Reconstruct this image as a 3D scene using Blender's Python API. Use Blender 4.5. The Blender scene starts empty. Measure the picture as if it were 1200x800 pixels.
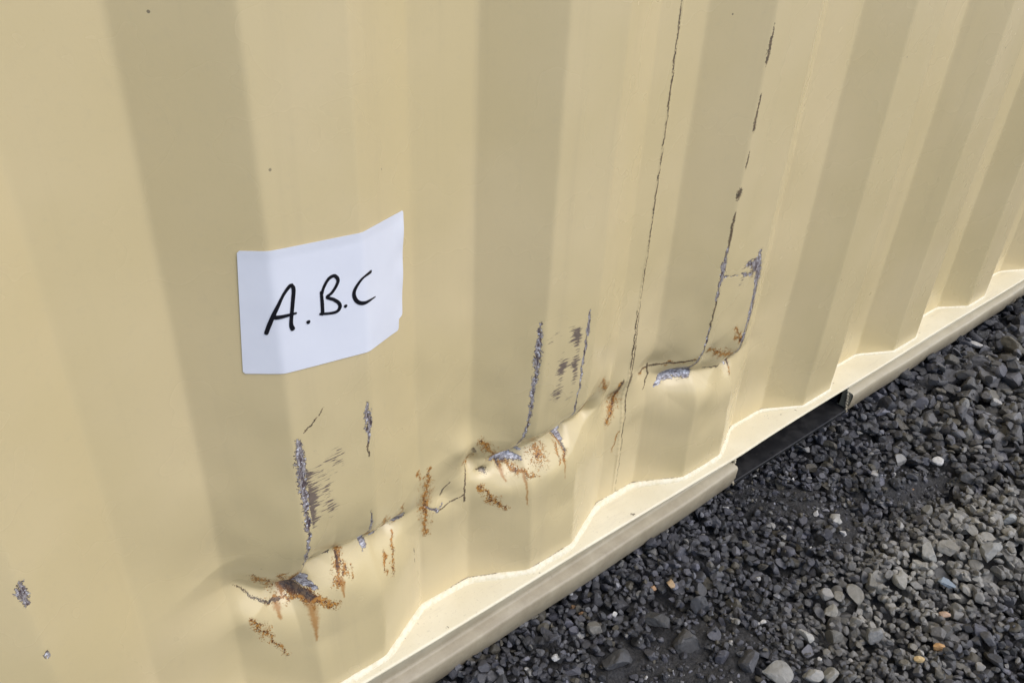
import bpy, bmesh, math, random
import numpy as np
from mathutils import Vector, Matrix, noise as mnoise

sc = bpy.context.scene
COL = sc.collection
R = math.radians
random.seed(7)
rng = np.random.default_rng(11)

# ------------------------------------------------------------------ camera
ZL = 0.104                      # height of the rail's top flange above the ground
fwd = Vector((0.5488856, 0.6425022, -0.5347107))
rgt = Vector((0.7768703, -0.6282175, 0.0426059))
up = Vector((0.3085403, 0.4387866, 0.8439604))
cam_d = bpy.data.cameras.new('camera')
cam = bpy.data.objects.new('camera', cam_d)
COL.objects.link(cam)
m = Matrix((rgt, up, -fwd)).transposed().to_4x4()
m.translation = Vector((0.0, -0.50047, 0.76015 + ZL))
cam.matrix_world = m
cam_d.sensor_fit = 'HORIZONTAL'
cam_d.sensor_width = 36.0
cam_d.lens = 964.37 / 1200 * 36
cam_d.clip_start = 0.02
cam_d.clip_end = 800
sc.camera = cam

# ------------------------------------------------------------------ world, sun, exposure
SUN_EL, SUN_ROT = R(52), R(156)     # hazy light from the right, in front of the wall
world = bpy.data.worlds.new('World')
sc.world = world
world.use_nodes = True
wt = world.node_tree
sky = wt.nodes.new('ShaderNodeTexSky')
sky.sky_type = 'NISHITA'
sky.sun_disc = False
sky.sun_elevation = SUN_EL
sky.sun_rotation = SUN_ROT
sky.air_density = 0.9
sky.dust_density = 2.0
sky.ozone_density = 1.0
wt.links.new(sky.outputs[0], wt.nodes['Background'].inputs[0])
wt.nodes['Background'].inputs[1].default_value = 0.115
sun_d = bpy.data.lights.new('sun', 'SUN')
sun_d.energy = 1.0
sun_d.angle = R(50)
sun_d.color = (1.0, 0.985, 0.96)
sun = bpy.data.objects.new('sun', sun_d)
COL.objects.link(sun)
sd = Vector((math.sin(SUN_ROT) * math.cos(SUN_EL), math.cos(SUN_ROT) * math.cos(SUN_EL), math.sin(SUN_EL)))
sun.rotation_euler = sd.to_track_quat('Z', 'Y').to_euler()
sun.location = (3, 4, 6)
vs = sc.view_settings
vs.view_transform = 'Standard'
vs.look = 'None'
vs.exposure = 0.76
vs.gamma = 1.0

# ------------------------------------------------------------------ node helpers
class NT:
    def __init__(self, name):
        self.m = bpy.data.materials.new(name)
        self.m.use_nodes = True
        self.t = self.m.node_tree
        self.b = self.t.nodes['Principled BSDF']
    def n(self, typ, **kw):
        nd = self.t.nodes.new('ShaderNode' + typ)
        for k, v in kw.items():
            if k.startswith('i_'):
                nd.inputs[k[2:].replace('_', ' ')].default_value = v
            else:
                setattr(nd, k, v)
        return nd
    def l(self, a, b):
        self.t.links.new(a, b)
    def val(self, s, x):
        if isinstance(x, (int, float)):
            s.default_value = x
        elif isinstance(x, tuple):
            s.default_value = x if len(x) == 4 else (*x, 1)
        else:
            self.l(x, s)
    def math(self, op, a, b=0.0, c=None, clamp=False):
        nd = self.n('Math', operation=op, use_clamp=clamp)
        self.val(nd.inputs[0], a); self.val(nd.inputs[1], b)
        if c is not None: self.val(nd.inputs[2], c)
        return nd.outputs[0]
    def step(self, x, lo, hi):
        nd = self.n('MapRange', interpolation_type='SMOOTHSTEP')
        self.val(nd.inputs['Value'], x)
        nd.inputs['From Min'].default_value = lo
        nd.inputs['From Max'].default_value = hi
        return nd.outputs[0]
    def mix(self, f, a, b):
        nd = self.n('Mix', data_type='RGBA')
        self.val(nd.inputs[0], f); self.val(nd.inputs[6], a); self.val(nd.inputs[7], b)
        return nd.outputs[2]
    def noise(self, vec, scale, detail=2.0, rough=0.55, col=False):
        nd = self.n('TexNoise')
        nd.inputs['Scale'].default_value = scale
        nd.inputs['Detail'].default_value = detail
        nd.inputs['Roughness'].default_value = rough
        if vec is not None: self.l(vec, nd.inputs['Vector'])
        return nd.outputs['Color' if col else 'Fac']
    def obj(self):
        return self.n('TexCoord').outputs['Object']
    def mapping(self, vec, scale=(1, 1, 1), rot=(0, 0, 0)):
        nd = self.n('Mapping')
        nd.inputs['Scale'].default_value = scale
        nd.inputs['Rotation'].default_value = rot
        self.l(vec, nd.inputs['Vector'])
        return nd.outputs[0]
    def attr(self, name):
        return self.n('Attribute', attribute_name=name).outputs['Fac']
    def bump(self, h, strength, dist, normal=None):
        nd = self.n('Bump')
        nd.inputs['Strength'].default_value = strength
        nd.inputs['Distance'].default_value = dist
        self.l(h, nd.inputs['Height'])
        if normal is not None: self.l(normal, nd.inputs['Normal'])
        return nd.outputs[0]
    def set(self, **kw):
        for k, v in kw.items():
            self.val(self.b.inputs[k.replace('_', ' ')], v)
        return self.m

CREAM = (0.648, 0.530, 0.296)

def paint_material(name, worn):
    k = NT(name)
    P = k.obj()
    base = k.mix(k.step(k.noise(P, 5.0, 3), 0.35, 0.7), (CREAM[0]*.97, CREAM[1]*.97, CREAM[2]*.95), (CREAM[0]*1.03, CREAM[1]*1.03, CREAM[2]*1.06))
    # fine road dust and splashed specks
    dust = k.math('MULTIPLY', k.step(k.noise(P, 120.0, 4, .7), .5, .8), .07)
    base = k.mix(dust, base, (.33, .30, .25))
    rain = k.noise(k.mapping(P, (38, 38, 1.6)), 1.0, 4, .65)
    base = k.mix(k.math('MULTIPLY', k.step(rain, .50, .78), .13), base, (.36, .30, .20))
    v = k.n('TexVoronoi'); v.inputs['Scale'].default_value = 42.0
    k.l(P, v.inputs['Vector'])
    sp = k.n('SeparateColor'); k.l(v.outputs['Color'], sp.inputs[0])
    rad = k.math('MULTIPLY', sp.outputs[1], 0.045)
    spot = k.math('MULTIPLY', k.math('LESS_THAN', v.outputs['Distance'], rad), k.math('GREATER_THAN', sp.outputs[0], .50))
    spot = k.math('MULTIPLY', spot, k.math('MULTIPLY', sp.outputs[2], .75))
    base = k.mix(spot, base, (.10, .085, .07))
    rough = k.math('ADD', 0.20, k.math('MULTIPLY', k.noise(P, 9.0, 3), .14))
    metalness = None
    h = k.math('MULTIPLY', k.noise(P, 420.0, 2), 1.0)
    nrm = k.bump(h, .06, .0006)
    if worn:
        n1 = k.noise(k.mapping(P, (760, 760, 560), (0, R(20), 0)), 1.0, 2, .6)
        n2 = k.noise(P, 330.0, 3, .6)
        n3 = k.noise(P, 170.0, 2, .6)
        # rust: dense core plus freckles
        ru = k.attr('rust')
        rf = k.math('ADD', k.math('ADD', k.math('MULTIPLY', ru, .62), k.math('MULTIPLY', k.attr('core'), .7)), k.math('MULTIPLY', k.math('SUBTRACT', n1, .5), 2.4))
        rf = k.math('ADD', rf, k.math('MULTIPLY', k.math('SUBTRACT', n2, .5), 1.5))
        rf = k.math('ADD', rf, k.math('MULTIPLY', k.step(ru, .62, .95), .22))
        rfac = k.math('MULTIPLY', k.step(rf, .47, .53), k.step(ru, .03, .18))
        halo = k.math('MULTIPLY', k.math('MULTIPLY', k.step(ru, .15, .9), k.step(n3, .38, .66)), .34)
        ruc = k.mix(k.step(n2, .40, .56), (.12, .040, .011), (.46, .215, .042))
        ruc = k.mix(k.math('MULTIPLY', k.step(k.attr('core'), .25, .6), .9), ruc, k.mix(k.step(n1, .45, .65), (.045, .018, .010), (.20, .075, .018)))
        base = k.mix(halo, base, (.44, .22, .05))
        base = k.mix(rfac, base, ruc)
        # rust drips
        dr = k.attr('drip')
        base = k.mix(k.math('MULTIPLY', k.step(k.math('ADD', dr, k.math('MULTIPLY', k.math('SUBTRACT', n2, .5), .9)), .1, .9), .75), base, (.36, .15, .025))
        # horizontal scuffs: fine dashes along the wall
        sv = k.mapping(P, (70, 1, 620), (0, R(-5), 0))
        sn = k.noise(sv, 1.0, 3, .6)
        sc_ = k.attr('scuff')
        scf = k.step(k.math('ADD', k.math('MULTIPLY', sc_, .50), sn), .80, .87)
        scf = k.math('MULTIPLY', scf, k.step(sc_, .02, .1))
        base = k.mix(k.math('MULTIPLY', scf, .9), base, k.mix(n3, (.07, .05, .05), (.20, .15, .13)))
        # dark hairline scratches and crease cracks
        dk = k.attr('crack')
        dkf = k.step(k.math('ADD', dk, k.math('MULTIPLY', k.math('SUBTRACT', n1, .5), 1.7)), .40, .62)
        dkf = k.math('MULTIPLY', dkf, k.step(dk, .05, .2))
        base = k.mix(k.math('MULTIPLY', dkf, .9), base, k.mix(k.step(n2, .4, .6), (.045, .034, .03), (.15, .10, .06)))
        # bare steel: the scraped zone, dragged up and down
        me = k.attr('metal')
        mf0 = k.math('ADD', me, k.math('MULTIPLY', k.math('SUBTRACT', n2, .5), 1.2))
        mf0 = k.math('ADD', mf0, k.math('MULTIPLY', k.math('SUBTRACT', n1, .5), 1.5))
        mf0 = k.math('ADD', mf0, k.math('MULTIPLY', k.math('SUBTRACT', k.noise(P, 95.0, 2, .6), .5), 1.1))
        mf = k.math('MULTIPLY', k.step(mf0, .42, .52), k.step(me, .05, .15))
        mv = k.noise(k.mapping(P, (420, 420, 110)), 1.0, 4, .7)
        mcol = k.mix(k.step(mv, .38, .62), (.085, .058, .060), (.47, .43, .42))
        mcol = k.mix(k.step(n2, .56, .66), mcol, (.82, .81, .85))
        mcol = k.mix(k.math('MULTIPLY', k.step(n3, .58, .7), .55), mcol, (.10, .05, .05))
        rim = k.math('MULTIPLY', k.math('SUBTRACT', 1.0, k.step(mf0, .50, .68)), .8)
        mcol = k.mix(rim, mcol, (.075, .048, .042))
        base = k.mix(mf, base, mcol)
        ml = k.math('MULTIPLY', mf, .12)
        # clean torn steel in the gashes
        ga = k.attr('gash')
        gf0 = k.math('ADD', k.math('ADD', ga, k.math('MULTIPLY', k.math('SUBTRACT', n2, .5), .9)), k.math('MULTIPLY', k.math('SUBTRACT', n3, .5), .7))
        gf = k.math('MULTIPLY', k.step(gf0, .42, .48), k.step(ga, .05, .2))
        gv = k.noise(k.mapping(P, (60, 200, 330), (0, R(18), 0)), 1.0, 4, .7)
        gcol = k.mix(k.step(gv, .40, .56), (.17, .15, .16), (.48, .47, .50))
        gcol = k.mix(k.step(gv, .54, .66), gcol, (.86, .86, .90))
        gcol = k.mix(k.math('MULTIPLY', k.math('SUBTRACT', 1.0, k.step(gf0, .46, .62)), .7), gcol, (.07, .045, .045))
        base = k.mix(gf, base, gcol)
        ml = k.math('MAXIMUM', ml, k.math('MULTIPLY', gf, .3))
        k.set(Metallic=ml)
        wearm = k.math('MAXIMUM', k.math('MAXIMUM', mf, gf), k.math('MAXIMUM', rfac, scf))
        rough = k.math('ADD', k.math('MULTIPLY', rough, k.math('SUBTRACT', 1.0, wearm)), k.math('MULTIPLY', wearm, .45))
        hh = k.math('ADD', k.math('MULTIPLY', rfac, k.math('ADD', n1, .3)), k.math('MULTIPLY', k.math('MAXIMUM', mf, gf), k.math('SUBTRACT', mv, 1.1)))
        nrm = k.bump(hh, .8, .0008, nrm)
    k.l(nrm, k.b.inputs['Normal'])
    return k.set(Base_Color=base, Roughness=rough, IOR=1.55)

M_WALL = paint_material('cream_paint_worn', True)
M_PAINT = paint_material('cream_paint', False)

def rail_material():
    k = NT('rail_paint')
    P = k.obj()
    base = k.mix(k.step(k.noise(P, 14.0, 4, .6), .35, .7), (.68, .615, .44), (.73, .67, .50))
    streak = k.noise(k.mapping(P, (9, 60, 60)), 1.0, 4, .7)
    base = k.mix(k.math('MULTIPLY', k.step(streak, .52, .75), .22), base, (.34, .29, .22))
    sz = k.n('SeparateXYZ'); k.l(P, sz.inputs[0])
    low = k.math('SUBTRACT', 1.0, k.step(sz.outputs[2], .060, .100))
    dirt_shade = k.math('MULTIPLY', low, k.math('ADD', .50, k.math('MULTIPLY', k.noise(P, 35.0, 4, .7), .55), clamp=True))  # dirt on the lip, plus shade under the top flange painted into the colour
    base = k.mix(dirt_shade, base, (.235, .19, .125))
    fine = k.noise(P, 260.0, 4, .7)
    base = k.mix(k.math('MULTIPLY', k.step(fine, .58, .74), .38), base, (.25, .20, .14))
    big = k.noise(P, 75.0, 3, .6)
    base = k.mix(k.math('MULTIPLY', k.step(big, .70, .74), .8), base, (.10, .075, .05))
    k.l(k.bump(k.math('ADD', fine, k.math('MULTIPLY', big, 2.0)), .25, .0006), k.b.inputs['Normal'])
    return k.set(Base_Color=base, Roughness=.45)
M_RAIL = rail_material()

def bead_material():
    k = NT('bead_paint')
    P = k.obj()
    n = k.noise(P, 180.0, 4, .7)
    base = k.mix(k.step(n, .35, .6), (.68, .615, .43), (.76, .70, .54))
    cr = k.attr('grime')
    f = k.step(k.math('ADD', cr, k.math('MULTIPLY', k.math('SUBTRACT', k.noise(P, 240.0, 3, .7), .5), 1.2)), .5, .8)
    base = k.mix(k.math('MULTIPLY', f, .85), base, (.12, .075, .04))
    k.l(k.bump(k.noise(P, 260.0, 3, .6), .25, .0010), k.b.inputs['Normal'])
    return k.set(Base_Color=base, Roughness=.5)
M_BEAD = bead_material()

def black_material():
    k = NT('black_paint')
    P = k.obj()
    s = k.noise(k.mapping(P, (30, 420, 420), (0, 0, R(12))), 1.0, 4, .65)
    s2 = k.noise(P, 60.0, 4, .6)
    base = k.mix(k.step(s2, .4, .7), (.010, .010, .011), (.026, .025, .025))
    base = k.mix(k.math('MULTIPLY', k.step(s, .64, .74), .6), base, (.10, .095, .09))
    k.l(k.bump(s2, .4, .001), k.b.inputs['Normal'])
    return k.set(Base_Color=base, Roughness=k.math('ADD', .38, k.math('MULTIPLY', s2, .25)))
M_BLACK = black_material()

def simple(name, col, rough, nscale=40.0, amt=.25, metallic=0.0):
    k = NT(name)
    P = k.obj()
    n = k.noise(P, nscale, 4, .65)
    base = k.mix(n, tuple(c * (1 - amt) for c in col), tuple(min(1, c * (1 + amt)) for c in col))
    k.l(k.bump(n, .2, .001), k.b.inputs['Normal'])
    return k.set(Base_Color=base, Roughness=rough, Metallic=metallic)

M_STEEL = simple('galvanised_steel', (.42, .42, .43), .4, 60, .15, .8)
M_RUBBER = simple('rubber_seal', (.025, .025, .025), .7)
M_UNDER = simple('underframe_paint', (.05, .045, .04), .7)
M_INK = simple('marker_ink', (.007, .007, .011), .35, 300, .5)

def paper_material():
    k = NT('white_paper')
    P = k.obj()
    n = k.noise(P, 30.0, 3)
    base = k.mix(n, (.72, .74, .81), (.79, .81, .87))
    k.l(k.bump(k.noise(P, 45.0, 3, .5), .12, .002), k.b.inputs['Normal'])
    return k.set(Base_Color=base, Roughness=.5)
M_PAPER = paper_material()

def stone_material(name, use_attr, pale=0.0):
    k = NT(name)
    P = k.obj()
    if use_attr:
        c = k.n('Attribute', attribute_name='stone_colour').outputs['Color']
        w = P
    else:
        oi = k.n('ObjectInfo')
        c = oi.outputs['Color']
        w = P
        va = k.n('VectorMath', operation='ADD')
        k.l(P, va.inputs[0])
        cmb = k.n('CombineXYZ'); k.l(k.math('MULTIPLY', oi.outputs['Random'], 50.0), cmb.inputs[0])
        k.l(cmb.outputs[0], va.inputs[1])
        w = va.outputs[0]
    s = 260.0 if use_attr else 2.6
    n = k.noise(w, s, 5, .7)
    n2 = k.noise(w, s * 4.5, 3, .7)
    hs = k.n('HueSaturation'); k.l(c, hs.inputs['Color'])
    k.l(k.math('ADD', .55, k.math('MULTIPLY', n, .9)), hs.inputs['Value'])
    base = k.mix(k.math('MULTIPLY', k.step(n2, .62, .75), .25), hs.outputs[0], (.22, .21, .20))
    nd = k.n('Bump'); nd.inputs['Strength'].default_value = .7
    nd.inputs['Distance'].default_value = .0012 if use_attr else .0012
    k.l(k.math('ADD', n, k.math('MULTIPLY', n2, .5)), nd.inputs['Height'])
    k.l(nd.outputs[0], k.b.inputs['Normal'])
    if pale: base = k.mix(pale, base, (.34, .325, .29))
    return k.set(Base_Color=base, Roughness=k.math('ADD', .38, k.math('MULTIPLY', n2, .35)))
M_STONE = stone_material('stone', False)
M_GRAVEL = stone_material('gravel', True)
M_GRAVEL_DRY = stone_material('dry_gravel', True, .7)

def ground_material():
    k = NT('gravel_fines')
    P = k.obj()
    a = k.noise(P, 260.0, 5, .75)
    b = k.noise(P, 900.0, 3, .7)
    c = k.noise(P, 9.0, 3, .6)
    base = k.mix(k.step(a, .35, .7), (.022, .022, .024), (.075, .073, .072))
    base = k.mix(k.math('MULTIPLY', k.step(b, .58, .72), .5), base, (.16, .155, .15))
    base = k.mix(k.math('MULTIPLY', k.step(c, .45, .7), .3), base, (.05, .05, .055))
    sx = k.n('SeparateXYZ'); k.l(P, sx.inputs[0])
    dry = k.step(k.math('ADD', k.math('MULTIPLY', sx.outputs[1], -1.0), k.math('MULTIPLY', k.math('SUBTRACT', c, .5), 1.2)), .8, 1.6)
    base = k.mix(k.math('MULTIPLY', dry, .75), base, (.34, .325, .29))
    k.l(k.bump(k.math('ADD', a, k.math('MULTIPLY', b, .5)), 1.0, .004), k.b.inputs['Normal'])
    return k.set(Base_Color=base, Roughness=.8)
M_GROUND = ground_material()

# ------------------------------------------------------------------ mesh helpers
def mesh_np(name, V, F, mat, parent=None, smooth=True, loc=(0, 0, 0)):
    V = np.asarray(V, dtype=np.float32); F = np.asarray(F, dtype=np.int32)
    me = bpy.data.meshes.new(name)
    k = F.shape[1]
    me.vertices.add(len(V)); me.vertices.foreach_set('co', V.ravel())
    me.loops.add(F.size); me.loops.foreach_set('vertex_index', F.ravel())
    me.polygons.add(len(F))
    me.polygons.foreach_set('loop_start', np.arange(0, F.size, k, dtype=np.int32))
    sm = np.full(len(F), bool(smooth)) if np.isscalar(smooth) else np.asarray(smooth)
    me.polygons.foreach_set('use_smooth', sm)
    me.update(calc_edges=True)
    me.validate()
    me.materials.append(mat)
    o = bpy.data.objects.new(name, me)
    COL.objects.link(o)
    o.location = loc
    if parent: o.parent = parent
    return o

def grid_faces(nr, nc, flip=False):
    i = np.arange(nr - 1)[:, None] * nc + np.arange(nc - 1)[None, :]
    f = np.stack([i, i + 1, i + nc + 1, i + nc], -1).reshape(-1, 4)
    return f[:, ::-1] if flip else f

def add_attr(o, name, arr):
    a = o.data.attributes.new(name, 'FLOAT', 'POINT')
    a.data.foreach_set('value', np.asarray(arr, dtype=np.float32).ravel())

def bm_obj(name, bm, mat, parent=None, smooth=False):
    me = bpy.data.meshes.new(name)
    bmesh.ops.recalc_face_normals(bm, faces=bm.faces)
    bm.to_mesh(me); bm.free()
    me.materials.append(mat)
    if smooth:
        me.polygons.foreach_set('use_smooth', np.ones(len(me.polygons), bool))
    o = bpy.data.objects.new(name, me)
    COL.objects.link(o)
    if parent: o.parent = parent
    return o

def box(bm, x0, x1, y0, y1, z0, z1, bev=0.0):
    vs_ = [bm.verts.new((x, y, z)) for z in (z0, z1) for y in (y0, y1) for x in (x0, x1)]
    fs = [(0, 2, 3, 1), (4, 5, 7, 6), (0, 1, 5, 4), (2, 6, 7, 3), (0, 4, 6, 2), (1, 3, 7, 5)]
    faces = [bm.faces.new([vs_[i] for i in f]) for f in fs]
    if bev:
        es = list({e for f in faces for e in f.edges})
        bmesh.ops.bevel(bm, geom=es, offset=bev, segments=2, affect='EDGES', profile=.5)

def box_obj(name, x0, x1, y0, y1, z0, z1, mat, parent=None, bev=0.0):
    bm = bmesh.new(); box(bm, x0, x1, y0, y1, z0, z1, bev)
    return bm_obj(name, bm, mat, parent)

# smooth value noise on arrays (sum of random sines)
def wob(x, y, scale, seed, n=7):
    r = np.random.default_rng(seed)
    out = 0
    for i in range(n):
        a = r.uniform(0, 2 * np.pi); f = r.uniform(.6, 1.6) / scale * 2 * np.pi
        out = out + np.sin((np.cos(a) * x + np.sin(a) * y) * f + r.uniform(0, 6.3))
    return out / math.sqrt(n)

# ------------------------------------------------------------------ corrugation profile
DEPTH = 0.0335
MID = [(-0.0794, 0), (-0.0044, 0), (0.0636, 1), (0.1363, 1), (0.2013, 0), (0.2741, 0), (0.3403, 1), (0.4057, 1), (0.4721, 0), (0.5406, 0),
       (0.6157, 1), (0.684, 1), (0.7493, 0), (0.8287, 0), (0.8956, 1), (0.9711, 1), (1.0358, 0), (1.1104, 0), (1.1725, 1), (1.2424, 1),
       (1.3084, 0), (1.3863, 0), (1.4513, 1), (1.5298, 1), (1.5853, 0), (1.6562, 0)]
X0, X1 = -3.03, 3.03            # the container's ends
fold_s = [a for a, b in MID]; fold_y = [b * DEPTH for a, b in MID]
s = fold_s[-1]
while s < X1 - .35:
    for ds, b in ((.068, 1), (.138, 1), (.206, 0), (.278, 0)):
        fold_s.append(s + ds); fold_y.append(b * DEPTH)
    s += .278
s = fold_s[0]
while s > X0 + .35:
    for ds, b in ((-.066, 1), (-.136, 1), (-.204, 0), (-.278, 0)):
        fold_s.insert(0, s + ds); fold_y.insert(0, b * DEPTH)
    s -= .278
fold_s = np.array(fold_s); fold_y = np.array(fold_y)

def prof_raw(s):
    return np.interp(s, fold_s, fold_y)
_SS = np.arange(X0, X1, .0005)
def smoothed(sig):
    k = np.exp(-.5 * (np.arange(-40, 41) * .0005 / sig) ** 2); k /= k.sum()
    y = np.convolve(np.pad(prof_raw(_SS), 40, mode='edge'), k, mode='valid')
    return y
_PS = smoothed(.0019)
_PW = smoothed(.0065)
def prof(s): return np.interp(s, _SS, _PS)
def prof_soft(s): return np.interp(s, _SS, _PW)

# crease left by the fork tine: height above the rail along the wall
CREASE = np.array([(-.2, .150), (0.10, 0.172), (0.1449, 0.166), (0.1684, 0.145), (0.19, 0.142), (0.21, 0.160), (0.2325, 0.167), (0.2799, 0.153), (0.3163, 0.148),
                   (.36, .158), (0.4128, 0.178), (0.4513, 0.168), (0.4976, 0.173), (0.5252, 0.174), (.57, .170), (0.6229, 0.1697), (0.6806, 0.184),
                   (0.7152, 0.168), (0.7452, 0.170), (0.8258, 0.158), (1.0, .155)])
def zcrease(s): return np.interp(s, CREASE[:, 0], CREASE[:, 1])

# single pinches and bulges: s, z, radius s, radius z, push inwards (m)
BUMPS = [(.190, .143, .018, .013, .012), (.300, .150, .015, .011, .009), (.411, .177, .008, .013, .008), (.455, .166, .016, .011, .012),
         (.5265, .172, .012, .015, .012), (.424, .160, .009, .005, .006), (.728, .170, .024, .012, .010), (.822, .158, .011, .013, .008),
         (.600, .207, .012, .020, -.005), (.575, .182, .010, .018, .007), (.625, .165, .014, .018, .006), (.690, .196, .026, .018, .007),
         (.345, .168, .018, .028, -.0035), (.442, .134, .026, .016, -.0030), (.395, .205, .016, .018, -.005), (.235, .135, .030, .018, -.0035), (.497, .140, .026, .018, -.004),
         (.775, .138, .036, .022, -.0035), (.150, .125, .022, .022, -.003), (.270, .165, .012, .010, .005), (.375, .150, .014, .012, .004), (.640, .112, .04, .03, .002), (.545, .200, .009, .012, .005),
         (.760, .200, .012, .016, .004), (.470, .188, .010, .010, .004), (.210, .175, .008, .014, .005), (.47, .25, .05, .06, .0015), (.30, .30, .05, .09, .0015)]

def dent(s, z):
    ridge = 1 - prof_soft(s) / DEPTH
    zc = zcrease(s)
    d = z - zc
    env = np.exp(-.5 * np.clip((s - .84) / .05, 0, 9) ** 2) * np.exp(-.5 * np.clip((.160 - s) / .034, 0, 9) ** 2)
    q = np.sqrt(d * d + .0022 ** 2) - .0022
    g = np.where(d > 0, np.exp(-q / .021), np.exp(-q / .042))
    amp = (.0265 * ridge ** .9 + .0025) * (1 - .42 * np.clip((s - .66) / .08, 0, 1))
    y = amp * g * env
    # the plate below the crease leans out again in a soft roll
    y = y - .0030 * env * np.exp(-((d + .046) / .026) ** 2) * (.6 + .4 * ridge)
    for bs, bz, rs, rz, a in BUMPS:
        u = np.sqrt(((s - bs) / rs) ** 2 + ((z - bz) / rz) ** 2)
        y = y + 1.25 * a * np.exp(-u * u / (1 + .35 * u) * 1.3)
    # crumpled metal along the crease: flats that meet in kinks
    band = env * np.exp(-((d - .004) / .045) ** 2)
    y = y + band * (.0030 * np.abs(wob(s, z, .16, 14, 3)) - .0012 * np.abs(wob(s, z, .11, 15, 2)))
    w = np.exp(-.5 * np.clip((s - .9) / .25, 0, 9) ** 2) * np.exp(-.5 * np.clip((z - .2) / .14, 0, 9) ** 2)
    y = y + wob(s, z, .12, 3) * .0011 * w + wob(s, z, .055, 4) * .0003 * w * env
    y = y + wob(s * .6, z * .35, .32, 9) * .0008
    return y * np.clip(z / .075, 0, 1) ** 1.5      # welded fast along the rail

def wall_y(s, z):
    return prof(s) + dent(s, z)

# ------------------------------------------------------------------ the shipping container
box_root = bpy.data.objects.new('shipping_container', None)
COL.objects.link(box_root)
box_root.location = (0, 0, 0)
box_root['label'] = 'cream steel shipping container with corrugated wall, scraped and dented low down, rusting'
box_root['category'] = 'shipping container'

H_TOP = 2.44                   # wall height above the rail
W_BOX = 2.436

def axis(segs):
    out = []
    for a, b, st in segs:
        out.append(np.arange(a, b - st * .3, st))
    out.append([segs[-1][1]])
    return np.concatenate(out)

s_axis = axis([(-.20, .12, .004), (.12, .86, .00125), (.86, 2.0, .004)])
extra = (fold_s[(fold_s > .85) & (fold_s < 2.0)][:, None] + np.array([-.007, -.005, -.003, -.0015, 0, .0015, .003, .005, .007])[None]).ravel()
extra2 = (fold_s[(fold_s > -.2) & (fold_s < .13)][:, None] + np.array([-.006, -.003, -.001, .001, .003, .006])[None]).ravel()
s_axis = np.concatenate([s_axis, extra, extra2])
far = fold_s[(fold_s < -.22) | (fold_s > 2.02)]
far = (far[:, None] + np.array([-.004, .004])[None]).ravel()
s_axis = np.unique(np.round(np.concatenate([s_axis, far, [X0 + .16, X1 - .16]]), 5))
s_axis = s_axis[(s_axis >= X0 + .1599) & (s_axis <= X1 - .1599)]
keep = np.concatenate([[True], np.diff(s_axis) > .0006])
s_axis = s_axis[keep]
z_axis = axis([(0, .08, .004), (.08, .36, .00135), (.36, .72, .007), (.72, 1.1, .04), (1.1, H_TOP, .67)])

# wear: polylines in wall coordinates (s along the wall, z above the rail), widths in metres
def lay(Sg, Zg, items, soft=1.0, ragged=.0007):
    out = np.zeros_like(Sg)
    for pts, w in items:
        pts = [tuple(p) for p in pts]
        ws = list(w) if hasattr(w, '__len__') else [w] * len(pts)
        if len(pts) == 1:
            pts = pts * 2; ws = ws * 2
        mw = max(ws) * 1.6
        x0 = min(p[0] for p in pts) - mw; x1 = max(p[0] for p in pts) + mw
        y0 = min(p[1] for p in pts) - mw; y1 = max(p[1] for p in pts) + mw
        i0, i1 = np.searchsorted(s_axis, [x0, x1]); j0, j1 = np.searchsorted(z_axis, [y0, y1])
        if i1 <= i0 or j1 <= j0: continue
        A = Sg[j0:j1, i0:i1]; B = Zg[j0:j1, i0:i1]
        jx = wob(A, B, .013, 21) * ragged; jz = wob(A, B, .013, 22) * ragged
        best = np.zeros_like(A)
        for (p, q, wa, wb) in zip(pts[:-1], pts[1:], ws[:-1], ws[1:]):
            dx, dy = q[0] - p[0], q[1] - p[1]
            L2 = dx * dx + dy * dy + 1e-12
            t = np.clip(((A + jx - p[0]) * dx + (B + jz - p[1]) * dy) / L2, 0, 1)
            d = np.hypot(A + jx - p[0] - t * dx, B + jz - p[1] - t * dy)
            ww = wa + (wb - wa) * t
            best = np.maximum(best, np.clip(1.0 - d / ww * .5 * soft, 0, 1))
        out[j0:j1, i0:i1] = np.maximum(out[j0:j1, i0:i1], best)
    return out

def poly_mask(Sg, Zg, poly, side):
    """density that is 1 near the scraped edge and fades away from it"""
    (ax, az), (bx, bz), (cx, cz), (dx, dz) = poly
    out = np.zeros_like(Sg)
    i0, i1 = np.searchsorted(s_axis, [min(ax, dx) - .02, max(bx, cx) + .02]); j0, j1 = np.searchsorted(z_axis, [min(cz, dz) - .02, max(az, bz) + .02])
    A = Sg[j0:j1, i0:i1]; B = Zg[j0:j1, i0:i1]
    u = (A - ax) / (bx - ax); v = (B - dz) / (az - dz)
    fu = np.clip(u / .04, 0, 1) * np.clip((1.02 - u) / .2, 0, 1)
    fv = np.clip(v / .1, 0, 1) * np.clip((1.0 - v) / .08, 0, 1)
    den = (1 - .75 * u) if side > 0 else (.25 + .75 * u)
    out[j0:j1, i0:i1] = np.clip(fu * fv * den * (.75 + .35 * wob(A, B, .03, 31)), 0, 1)
    return out

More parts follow.
